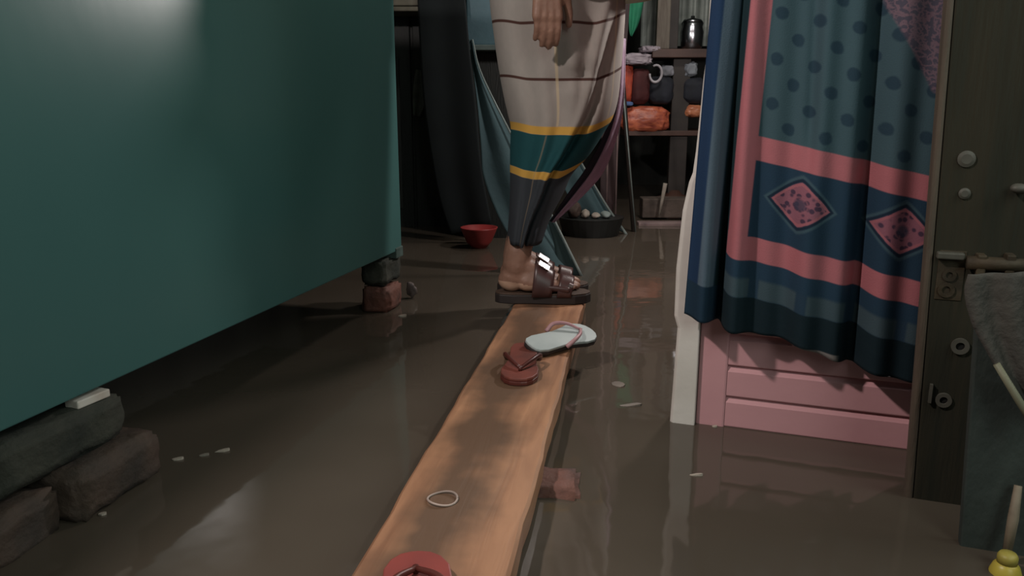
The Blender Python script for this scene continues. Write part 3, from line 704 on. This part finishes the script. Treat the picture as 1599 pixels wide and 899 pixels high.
# sandals (worn): thick dark sole, broad strap, shiny buckle
M_strap = mat('brown_leather', (.075, .036, .032), .35, (.055, .026, .024), 25)
M_tan = mat('tan_insole', (.085, .052, .036), .6)
M_buck = mat('shiny_buckle', (.80, .74, .76), .22, metal=.9)
def sandal(hx, y, sd):
    t = link(bpy.data.objects.new('sandal', None)); MW[t.name] = Matrix.Translation((hx+.13, y, ZP)); adopt(t, per); t.empty_display_size = .03
    pr = [(0, .012), (.012, .026), (.045, .036), (.10, .034), (.17, .044), (.225, .044), (.258, .030), (.272, .010)]
    out = [Vector((hx-.008+x, y-w, 0)) for x, w in pr]+[Vector((hx-.008+x, y+w, 0)) for x, w in reversed(pr)]
    bm = bmesh.new(); rings(bm, [[Vector((p.x, p.y, ZP+z)) for p in out] for z in (.0004, .0265)]); obj('outsole', bm, M_dark, t, bevel=.003)
    bm = bmesh.new(); rings(bm, [[Vector((hx+.13+(p.x-hx-.13)*.985, y+(p.y-y)*.97, ZP+z)) for p in out] for z in (.0265, .0305)]); obj('insole', bm, M_tan, t, bevel=.001)
    def strapband(x0, x1, h0, h1, wid, name, m=M_strap, th=.004):
        bm = bmesh.new(); g = []
        for k in range(17):
            a = math.pi*k/16; row = []
            for j in range(7):
                f = j/6; x = x0+(x1-x0)*f; h = h0+(h1-h0)*f
                row.append(bm.verts.new((x+.012*math.sin(a), y-(wid)*math.cos(a), ZP+.022+h*math.sin(a)**.75)))
            g.append(row)
        for r0, r1 in zip(g, g[1:]):
            for j in range(6): bm.faces.new((r0[j], r0[j+1], r1[j+1], r1[j]))
        return solid(obj(name, bm, m, t, smooth=True), th)
    strapband(hx+.095, hx+.150, .098, .066, .043, 'strap')
    strapband(hx+.165, hx+.205, .060, .050, .046, 'strap')
    bm = bmesh.new(); cap(bm, (hx+.118, y-.030, ZP+.050), (hx+.195, y-.044, ZP+.044), .009, .009); obj('side_strap', bm, M_strap, t, smooth=True)
    bm = bmesh.new(); box(bm, (0, 0, 0), (.036, .022, .004), M=Matrix.Translation((hx+.130, y-.024, ZP+.1085)) @ Matrix.Rotation(R(33), 4, 'Y') @ Matrix.Rotation(R(28), 4, 'X')); obj('buckle', bm, M_buck, t, bevel=.0015)
    bm = bmesh.new(); box(bm, (0, 0, 0), (.014, .006, .012), M=Matrix.Translation((hx+.205, y-.040, ZP+.055)) @ Matrix.Rotation(R(25), 4, 'Y')); obj('stud', bm, M_buck, t, bevel=.002)
sandal(HX, YR, -1); sandal(HX+.004, YL, 1)

# ------------------------------------------------------------------ behind the person: teal sheets hung on a slant
M_teal = mat('teal_cloth', (.040, .080, .088), .9, (.030, .062, .070), 5, bump=.2)
M_tealshade = mat('shaded_teal_cloth', (.014, .036, .036), .9, (.010, .026, .026), 5)  # teal darkened to paint the shade inside the sheet's fold
M_hem = mat('pale_hem', (.17, .21, .20), .8, (.12, .15, .14), 18)
def slant(name, L_, R_, lab, Yf, fold, hemw):
    l = [ony(x, y, Yf(y)) for x, y in L_]; r = [ony(x, y, Yf(y)) for x, y in R_]
    t = thing(name, (l[-1]+r[-1])/2, lab, 'cloth')
    bm = bmesh.new(); sheet(bm, l, r, 36, 24, fold, 1.3, phase=2.2); solid(obj('cloth', bm, M_teal, t, smooth=True), .003)
    bm = bmesh.new(); q = smoothpts(r, 36); tube(bm, [p+Vector((0, -.012, 0)) for p in q], [hemw*(.5+.5*k/36) for k in range(37)], 8); obj('hem', bm, M_hem, t, smooth=True)['label'] = 'pale hem'
    return t, l, r
t, l, r = slant('hanging_sheet', [(733, 62), (739, 110), (746, 170), (751, 230), (756, 280), (786, 353), (840, 433)],
                [(738, 62), (748, 105), (768, 150), (800, 213), (828, 268), (866, 345), (909, 432)],
                'large teal sheet with a pale hem slanting down behind the person to the water', lambda y: 3.1-(y+60)/492*.29, .012, .005)
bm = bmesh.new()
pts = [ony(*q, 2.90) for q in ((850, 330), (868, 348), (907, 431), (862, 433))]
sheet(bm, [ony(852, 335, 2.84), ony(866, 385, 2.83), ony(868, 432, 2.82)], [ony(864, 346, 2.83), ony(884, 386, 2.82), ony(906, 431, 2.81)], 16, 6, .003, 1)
solid(obj('inner_fold', bm, M_tealshade, t, smooth=True), .003)['label'] = 'inner fold coloured dark as shade'
M_tl2 = M_teal
t2, l2, r2 = slant('hanging_sheet', [(850, 200), (866, 260), (884, 300), (896, 322)], [(885, 215), (926, 286), (950, 326), (978, 366)],
                   'smaller teal sheet with a pale hem further back, right of the person', lambda y: 3.72, .012, .007)
# dark heap (tray of clutter) on the water below it
def yat(py): return onz(800, py, 0).y
bm = bmesh.new(); Yb = 3.70
rs = []
for z, k in ((-.02, .82), (.0, .86), (.075, 1.0), (.085, 1.03)):
    a, b = ony(872, 372, Yb), ony(972, 372, Yb); c = (a+b)/2; rx = (b.x-a.x)/2*k
    rs.append([Vector((c.x+rx*math.cos(t_)*1.0, Yb+.13*k*math.sin(t_), z)) for t_ in (2*math.pi*q/28 for q in range(28))])
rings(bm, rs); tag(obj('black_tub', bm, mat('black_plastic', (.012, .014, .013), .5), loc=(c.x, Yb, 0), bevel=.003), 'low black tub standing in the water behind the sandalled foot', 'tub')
zt_ = .086
dl = [ony(*q, 3.50) for q in ((650, -60), (655, 60), (664, 180), (684, 300), (704, 366))]; dr = [ony(*q, 3.46) for q in ((722, -60), (732, 60), (743, 160), (752, 260), (768, 350))]
bm = bmesh.new(); sheet(bm, dl, dr, 30, 24, .007, 1.3); tag(solid(obj('dark_drape', bm, mat('shaded_drape_cloth', (.006, .0105, .0115), .95, (.004, .007, .008), 6), loc=dl[-1], smooth=True), .003), 'drape coloured nearly black as shade, left of the large teal sheet', 'drape')  # near-black colour paints the shade on this hanging cloth
M_pal2 = mat('pale_rag', (.28, .25, .21), .8, (.2, .17, .14), 25); M_brn = mat('brown_rag', (.055, .035, .026), .85, bump=.3)
for (px, sx, sz, m, nm, lab, ct, sd) in ((896, .035, .045, M_brn, 'brown_shoe', 'dark brown shoe lying in the black tub', 'shoe', 1), (914, .026, .022, M_pal2, 'pale_shoe', 'pale shoe beside the brown shoe in the black tub', 'shoe', 2),
                              (930, .022, .014, M_pal2, 'pale_rag', 'small pale rag in the middle of the black tub', 'rag', 3), (946, .026, .018, M_hem, 'grey_rag', 'greyish rag at the right rim of the black tub', 'rag', 4)):
    c = ony(px, 330, Yb-.05); bm = bmesh.new(); lump(bm, (c.x, Yb-.05, zt_+sz*.8), (sx, .04, sz), .25, 25, sd, 3, flat=zt_)
    tag(obj(nm, bm, m, loc=(c.x, Yb-.05, zt_), smooth=True), lab, ct)

# wardrobe, chest, red bowl in the dark on the left
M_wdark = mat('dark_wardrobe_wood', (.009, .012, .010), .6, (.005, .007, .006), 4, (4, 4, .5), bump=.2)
wl = ony(560, 300, 3.95); wr = ony(738, 300, 3.95)
w = thing('wardrobe', ((wl.x+wr.x)/2, 4.1, Z0), 'tall nearly black wooden wardrobe in the dark beyond the green cabinet', 'wardrobe')
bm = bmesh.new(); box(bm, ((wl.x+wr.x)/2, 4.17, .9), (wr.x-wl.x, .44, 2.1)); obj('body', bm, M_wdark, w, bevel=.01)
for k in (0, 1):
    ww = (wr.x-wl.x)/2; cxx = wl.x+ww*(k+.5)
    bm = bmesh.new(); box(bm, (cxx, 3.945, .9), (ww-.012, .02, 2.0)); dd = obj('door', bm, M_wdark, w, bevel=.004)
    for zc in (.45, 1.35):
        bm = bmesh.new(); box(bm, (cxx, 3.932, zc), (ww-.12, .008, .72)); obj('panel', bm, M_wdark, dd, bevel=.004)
# pale top box seen at the very top left
a, b = ony(600, 8, 3.75), ony(690, 8, 3.75)
bm = bmesh.new(); box(bm, ((a.x+b.x)/2, 3.82, a.z+.06), (b.x-a.x, .2, .13)); box(bm, ((a.x+b.x)/2, 3.82, a.z-.02), (b.x-a.x+.1, .24, .02))
tag(obj('wall_box', bm, mat('grey_brown_card', (.14, .13, .10), .8, (.09, .085, .06), 8), loc=((a.x+b.x)/2, 3.82, a.z), bevel=.006), 'grey-brown box on a ledge high in the dark beyond the green cabinet', 'box')
rl = [ony(*q, 3.905) for q in ((650, 108), (646, 130), (645, 160), (646, 180))]; rr = [ony(*q, 3.905) for q in ((659, 110), (668, 132), (666, 158), (656, 182))]
bm = bmesh.new(); sheet(bm, rl, rr, 14, 8, .012, 1.2); tag(solid(obj('hanging_rag', bm, mat('dim_rag', (.12, .135, .115), .9, (.07, .08, .07), 20), loc=rl[0], smooth=True), .004), 'small greyish rag hanging in the dark right of the green cabinet', 'rag')
# blue painted chest behind the person, with its pale ledge
a, b = ony(728, 70, 3.5), ony(790, 84, 3.5)
cb = thing('blue_cupboard', ((a.x+b.x)/2, 3.7, a.z-.05), 'blue-grey painted cupboard with a pale ledge left of the person', 'cupboard')
bm = bmesh.new(); box(bm, ((a.x+b.x)/2+.05, 3.70, a.z+.30), (b.x-a.x+.1, .36, .60)); obj('body', bm, mat('blue_grey_paint', (.060, .125, .150), .6, (.045, .095, .115), 6, bump=.1), cb, bevel=.006)
bm = bmesh.new(); box(bm, ((a.x+b.x)/2+.05, 3.68, a.z-.012), (b.x-a.x+.14, .42, .022)); obj('ledge', bm, mat('ledge_paint', (.11, .15, .14), .5), cb, bevel=.003)
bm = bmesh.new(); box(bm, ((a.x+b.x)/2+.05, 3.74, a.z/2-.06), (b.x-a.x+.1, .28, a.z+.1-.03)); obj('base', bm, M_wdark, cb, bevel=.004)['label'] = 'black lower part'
c = ony(748, 372, 3.36); bm = bmesh.new()
lathe(bm, [(.03, -.05), (.055, -.02), (.078, .035), (.080, .040), (.074, .040), (.05, -.01), (.001, -.012)], (c.x, 3.36, .048), 28)
tag(obj('red_bowl', bm, mat('red_plastic', (.30, .030, .028), .45, (.22, .024, .024), 12), loc=(c.x, 3.36, 0), smooth=True), 'red plastic bowl floating in the dark water left of the person', 'bowl')

# ------------------------------------------------------------------ right background: maroon rack poles, table with bundles
M_mar = mat('maroon_wood', (.034, .015, .015), .7, (.022, .010, .011), 5, (4, 4, .5))
M_pole = mat('dark_pole', (.030, .024, .020), .6)
M_pinkpale = mat('pale_pink_paint', (.24, .175, .165), .6, (.17, .12, .12), 20)
Yp = 3.78
pn = thing('leaning_frame', ony(960, 350, 4.0), 'narrow maroon frame of thin poles leaning upright right of the person', 'frame')
a0, a1 = ony(936, 345, 3.95), ony(972, 345, 3.95)
bm = bmesh.new(); zt2 = ony(950, -150, 3.95).z
rings(bm, [[Vector((a0.x, 3.95, z)), Vector((a1.x-.05*(1-z), 3.95, z)), Vector((a1.x-.05*(1-z), 3.97, z)), Vector((a0.x, 3.97, z))] for z in (Z0, zt2)]); obj('back_panel', bm, M_mar, pn)
for (p, q, r_, m) in (((990, 368), (963, 0), .0115, M_pole), ((961, 340), (968, 60), .004, M_pinkpale), ((947, 322), (951, 120), .005, M_pinkpale)):
    bm = bmesh.new(); A_, B_ = ony(*p, Yp), ony(*q, Yp); A_ = A_+(A_-B_)*.05; B_ = B_+(B_-A_)*.3
    tube(bm, [A_, B_], r_, 8); obj('pole', bm, m, pn, smooth=True)
bm = bmesh.new(); A_, B_ = ony(993, 366, Yp-.012), ony(972, 130, Yp-.012); tube(bm, [A_, B_], .003, 6); obj('edge_strip', bm, M_hem, pn, smooth=True)['label'] = 'pale edge strip'

Yt = 4.75
M_tbl = mat('brown_table_wood', (.075, .035, .024), .5, (.045, .022, .016), 6, (.6, 3, 3))
tb = thing('clothes_table', ony(1045, 300, Yt), 'brown pedestal table with a post carrying the coloured bundles', 'table')
def rbox(bm, x0, y0, x1, y1, Y, d):
    a, b = ony(x0, y0, Y), ony(x1, y1, Y)
    box(bm, ((a.x+b.x)/2, Y+d/2, (a.z+b.z)/2), (abs(b.x-a.x), d, abs(a.z-b.z)))
bm = bmesh.new(); rbox(bm, 1019, 76, 1120, 90, Yt-.05, .40); obj('tabletop', bm, M_tbl, tb, bevel=.004)
bm = bmesh.new(); rbox(bm, 1052, 90, 1068, 332, Yt, .05); obj('post', bm, M_pole, tb, bevel=.004)
bm = bmesh.new(); rbox(bm, 975, 204, 1120, 212, Yt-.02, .38); obj('lower_shelf', bm, M_tbl, tb, bevel=.003)
bm = bmesh.new(); lathe(bm, [(.03, .06), (.05, .035), (.11, .015), (.115, -.05), (.001, -.05)], ony(1060, 335, Yt)*Vector((1, 1, 0)) if False else (ony(1052, 335, Yt).x, Yt+.02, .03), 20); obj('foot', bm, M_tbl, tb, smooth=True)
bm = bmesh.new(); rbox(bm, 1030, -60, 1045, 76, Yt+.02, .05); obj('upright', bm, mat('grey_upright', (.17, .15, .12), .7, (.12, .1, .08), 20, (4, 4, .5)), tb, bevel=.003)['label'] = 'grey-brown upright'
bm = bmesh.new(); rbox(bm, 1046, -60, 1058, 76, Yt+.05, .05); obj('upright', bm, M_pole, tb, bevel=.003)['label'] = 'dark upright'
# corrugated sheet behind
bm = bmesh.new(); a, b = ony(1000, 72, Yt+.32), ony(1130, -80, Yt+.32); g = []
for k in range(49):
    x = a.x+(b.x-a.x)*k/48; yy = Yt+.32+.008*math.sin(k*.9); g.append([Vector((x, yy, a.z)), Vector((x, yy, b.z))])
vs = [[bm.verts.new(p) for p in r_] for r_ in g]
for p, q in zip(vs, vs[1:]): bm.faces.new((p[0], q[0], q[1], p[1]))
tag(solid(obj('tin_sheet', bm, mat('grey_tin', (.20, .23, .21), .5, (.13, .15, .14), 12, metal=.3), loc=(a.x, Yt+.32, a.z)), .002), 'grey corrugated tin sheet standing behind the table uprights', 'tin sheet')
# steel pot
c = ony(1080, 66, Yt+.10); bm = bmesh.new(); zb_ = ony(1080, 76, Yt-.05).z
po = thing('steel_pot', (c.x, Yt+.1, zb_), 'shiny steel pot standing on the brown table at the curtain edge', 'pot')
lathe(bm, [(.001, .0), (.05, .0), (.062, .02), (.066, .10), (.058, .13), (.064, .15), (.060, .15), (.05, .12), (.001, .12)], (c.x, Yt+.1, zb_), 28); obj('pot_body', bm, mat('polished_steel', (.55, .58, .62), .22, metal=1), po, smooth=True)
bm = bmesh.new(); lathe(bm, [(.062, .152), (.05, .17), (.012, .178), (.012, .19), (.001, .192)], (c.x, Yt+.1, zb_), 28); obj('pot_lid', bm, MATS['polished_steel'], po, smooth=True)
# green cloth
gl = [ony(*q, Yt+.1) for q in ((981, -40), (981, 10), (982, 45), (984, 56))]; gr = [ony(*q, Yt+.1) for q in ((1010, -40), (1004, 10), (997, 38), (987, 57))]
bm = bmesh.new(); sheet(bm, gl, gr, 14, 10, .012, 1.6); tag(solid(obj('green_cloth', bm, mat('bright_green_cloth', (.025, .27, .14), .8, (.015, .17, .09), 8), loc=gl[0], smooth=True), .003), 'bright green cloth hanging between the person and the grey upright', 'cloth')
# bundles: pillow-like heaps resting on the shelf
zsh = ony(1000, 204, Yt-.02).z
def bundle(name, x0, x1, y0, y1, m, label, cat, seed, dY=0, amp=.14, freq=9):
    a, b = ony(x0, y0, Yt+dY), ony(x1, y1, Yt+dY); c = Vector(((a.x+b.x)/2, Yt+.06+dY, (a.z+b.z)/2)); sz = ((b.x-a.x)/2, .09, (a.z-b.z)/2)
    bm = bmesh.new(); vs = ball(bm, (0, 0, 0), (1, 1, 1), 4)
    for v in vs:
        p = v.co.copy()
        for i in range(3): p[i] = math.copysign(abs(p[i])**.55, p[i])
        q = Vector((p.x*sz[0], p.y*sz[1], p.z*sz[2]))
        k = 1-abs(noise.noise(q*freq*3+Vector((seed*5.1, 0, 0))))*amp*1.6+noise.noise(q*freq*7+Vector((0, seed, 0)))*amp*.4
        v.co = c+Vector((min(1, max(-1, p.x*k))*sz[0]*.97, p.y*k*sz[1], min(1, max(-1, p.z*k))*sz[2]))
    return tag(obj(name, bm, m, loc=c-Vector((0, 0, sz[2])), smooth=True), label, cat)
M_or = mat('orange_satin', (.62, .17, .085), .38, (.34, .075, .05), 22, (1, 1, 2.2), bump=.35, bscale=22)
M_or2 = mat('peach_satin', (.66, .27, .14), .35, (.42, .14, .07), 20, (1, 1, 2.2), bump=.35, bscale=22)
M_redor = mat('red_orange_cloth', (.50, .075, .030), .7, (.26, .035, .02), 14)
M_wine = mat('wine_cloth', (.085, .018, .018), .8, (.055, .012, .013), 12)
M_nav = mat('navy_cloth', (.022, .026, .038), .8, (.014, .017, .024), 12)
M_lav = mat('lavender_cloth', (.46, .41, .45), .8, (.33, .29, .33), 14)
bundle('satin_bundle', 968, 1048, 165, 208, M_or, 'orange satin cloth bundle folded on the lower shelf', 'cloth bundle', 1, -.02)
bundle('satin_bundle', 1068, 1100, 163, 184, M_or2, 'small peach satin bundle right of the table post', 'cloth bundle', 2, .0)
bundle('cloth_bundle', 986, 1016, 106, 164, M_wine, 'wine red cloth bundle stacked above the orange satin', 'cloth bundle', 3, .0, .06)
bundle('cloth_bundle', 968, 989, 94, 164, M_redor, 'bright red-orange cloth bundle behind the leaning pole', 'cloth bundle', 4, .02)
bundle('cloth_bundle', 1013, 1053, 118, 164, M_nav, 'navy cloth bundle left of the table post', 'cloth bundle', 5, -.01, .06)
bundle('cloth_bundle', 1066, 1102, 120, 163, M_nav, 'dark navy cloth bundle right of the table post', 'cloth bundle', 6, .0, .06)
bundle('folded_cloth', 966, 1022, 82, 102, M_lav, 'lavender crumpled cloth on top of the red bundles', 'cloth', 7, -.03, .35, 16)
bundle('folded_cloth', 1000, 1034, 71, 82, M_lav, 'thin lavender cloth lapping onto the table edge', 'cloth', 8, -.03, .3, 18)
bundle('folded_cloth', 1030, 1054, 101, 120, mat('grey_cloth', (.24, .25, .28), .8, (.17, .18, .2), 14), 'grey folded cloth on the navy bundle left of the post', 'cloth', 9, .0, .2)
bundle('folded_cloth', 1067, 1090, 95, 121, mat('blue_grey_cloth', (.26, .29, .32), .8, (.18, .2, .23), 14), 'blue-grey folded cloth on the navy bundle right of the post', 'cloth', 10, .0, .2)
bundle('folded_cloth', 968, 990, 158, 166, mat('blue_cloth', (.09, .16, .34), .8), 'sliver of blue cloth on top of the orange satin', 'cloth', 11, -.04, .1)
c = ony(1024, 115, Yt-.08); bm = bmesh.new()
tube(bm, [c+Vector((.034*math.cos(a), -.01*math.sin(a), .046*math.sin(a))) for a in (R(120-300*k/20) for k in range(21))], [.006+.002*math.sin(k/20*math.pi) for k in range(21)], 8)
tag(obj('bag_handle', bm, mat('white_cord', (.62, .60, .64), .6), loc=c, smooth=True), 'white looped strap hanging in front of the navy bundle', 'strap')
# step boards and a pale rod shaped as a reflection at the foot of the table
bm = bmesh.new(); a = onz(998, 353, 0); b = onz(1062, 353, 0); box(bm, ((a.x+b.x)/2+.02, a.y+.05, .004), (b.x-a.x+.04, .07, .022)); tag(obj('pale_board', bm, M_pinkpale, loc=((a.x+b.x)/2, a.y+.05, 0), bevel=.003), 'narrow pale board floating before the foot of the table', 'board')
bm = bmesh.new(); a = onz(994, 335, .0); b = onz(1060, 335, 0); box(bm, ((a.x+b.x)/2+.05, 4.22, .06), (b.x-a.x+.1, .12, .10)); tag(obj('sill_block', bm, mat('muddy_block', (.10, .075, .06), .8, bump=.3), loc=((a.x+b.x)/2, 4.22, .01), bevel=.005), 'muddy block behind the pale board at the far right', 'block')
bm = bmesh.new(); a, b = ony(1034, 312, 4.1), ony(1039, 286, 4.1); tube(bm, [a+(a-b)*.9, a, b], [.007, .009, .011], 8); tag(obj('reflection_rod', bm, M_pal2, loc=a, smooth=True), 'short pale rod standing in for a reflection beside the table foot', 'stick')
# ------------------------------------------------------------------ floating scraps
M_scrap = mat('pale_scrap', (.50, .43, .36), .7, (.36, .3, .25), 40)
def scrap(px, py, w, l, rz, lab, seed, m=M_scrap):
    c = onz(px, py, .0); bm = bmesh.new(); n = 9; ps = []
    for k in range(n):
        a = 2*math.pi*k/n; r_ = 1+.35*noise.noise(Vector((math.cos(a)*1.5, math.sin(a)*1.5, seed*3.7)))
        ps.append((w*r_*math.cos(a), l*r_*math.sin(a)))
    rings(bm, [[Vector((x, y, -.001)) for x, y in ps], [Vector((x, y, .0025+.002*math.sin(x*90))) for x, y in ps]])
    tag(obj('floating_scrap', bm, m, matrix=Matrix.Translation(c) @ Matrix.Rotation(rz, 4, 'Z')), lab, 'scrap')
scrap(1086, 742, .011, .003, -.1, 'pale sliver floating in front of the pink door', 1)
scrap(1116, 666, .005, .004, 0, 'tiny pale scrap at the waterline of the pink door', 2)
scrap(277, 717, .010, .005, .2, 'whitish scrap floating right of the near bricks', 3)
scrap(348, 704, .012, .004, .3, 'pale sliver floating right of the whitish scrap by the near bricks', 4)
scrap(318, 711, .009, .003, .3, 'thin greyish sliver between two pale scraps beside the near bricks', 5, M_pal2)
scrap(628, 493, .013, .012, -.5, 'white scrap floating beside the far brick stack', 6)
scrap(966, 601, .012, .018, .5, 'dull patch lying on the water right of the plank, the upper one', 7, mat('dull_patch', (.20, .165, .135), .6))  # thin dull patch laid flat on the water
scrap(985, 633, .022, .008, .1, 'dull patch lying on the water right of the plank, the lower one', 8, MATS['dull_patch'])
scrap(160, 803, .006, .004, 0, 'tiny pale scrap at the foot of the front wet brick', 9)
c = onz(642, 468, 0); bm = bmesh.new(); lump(bm, (c.x, c.y+.02, .03), (.020, .018, .030), .45, 30, 5, 3, flat=-.002)
tag(obj('plastic_bag', bm, mat('murky_plastic', (.15, .12, .115), .45, (.09, .07, .065), 20), loc=(c.x, c.y+.02, 0), smooth=True), 'crumpled murky plastic bag right of the far brick stack', 'bag')
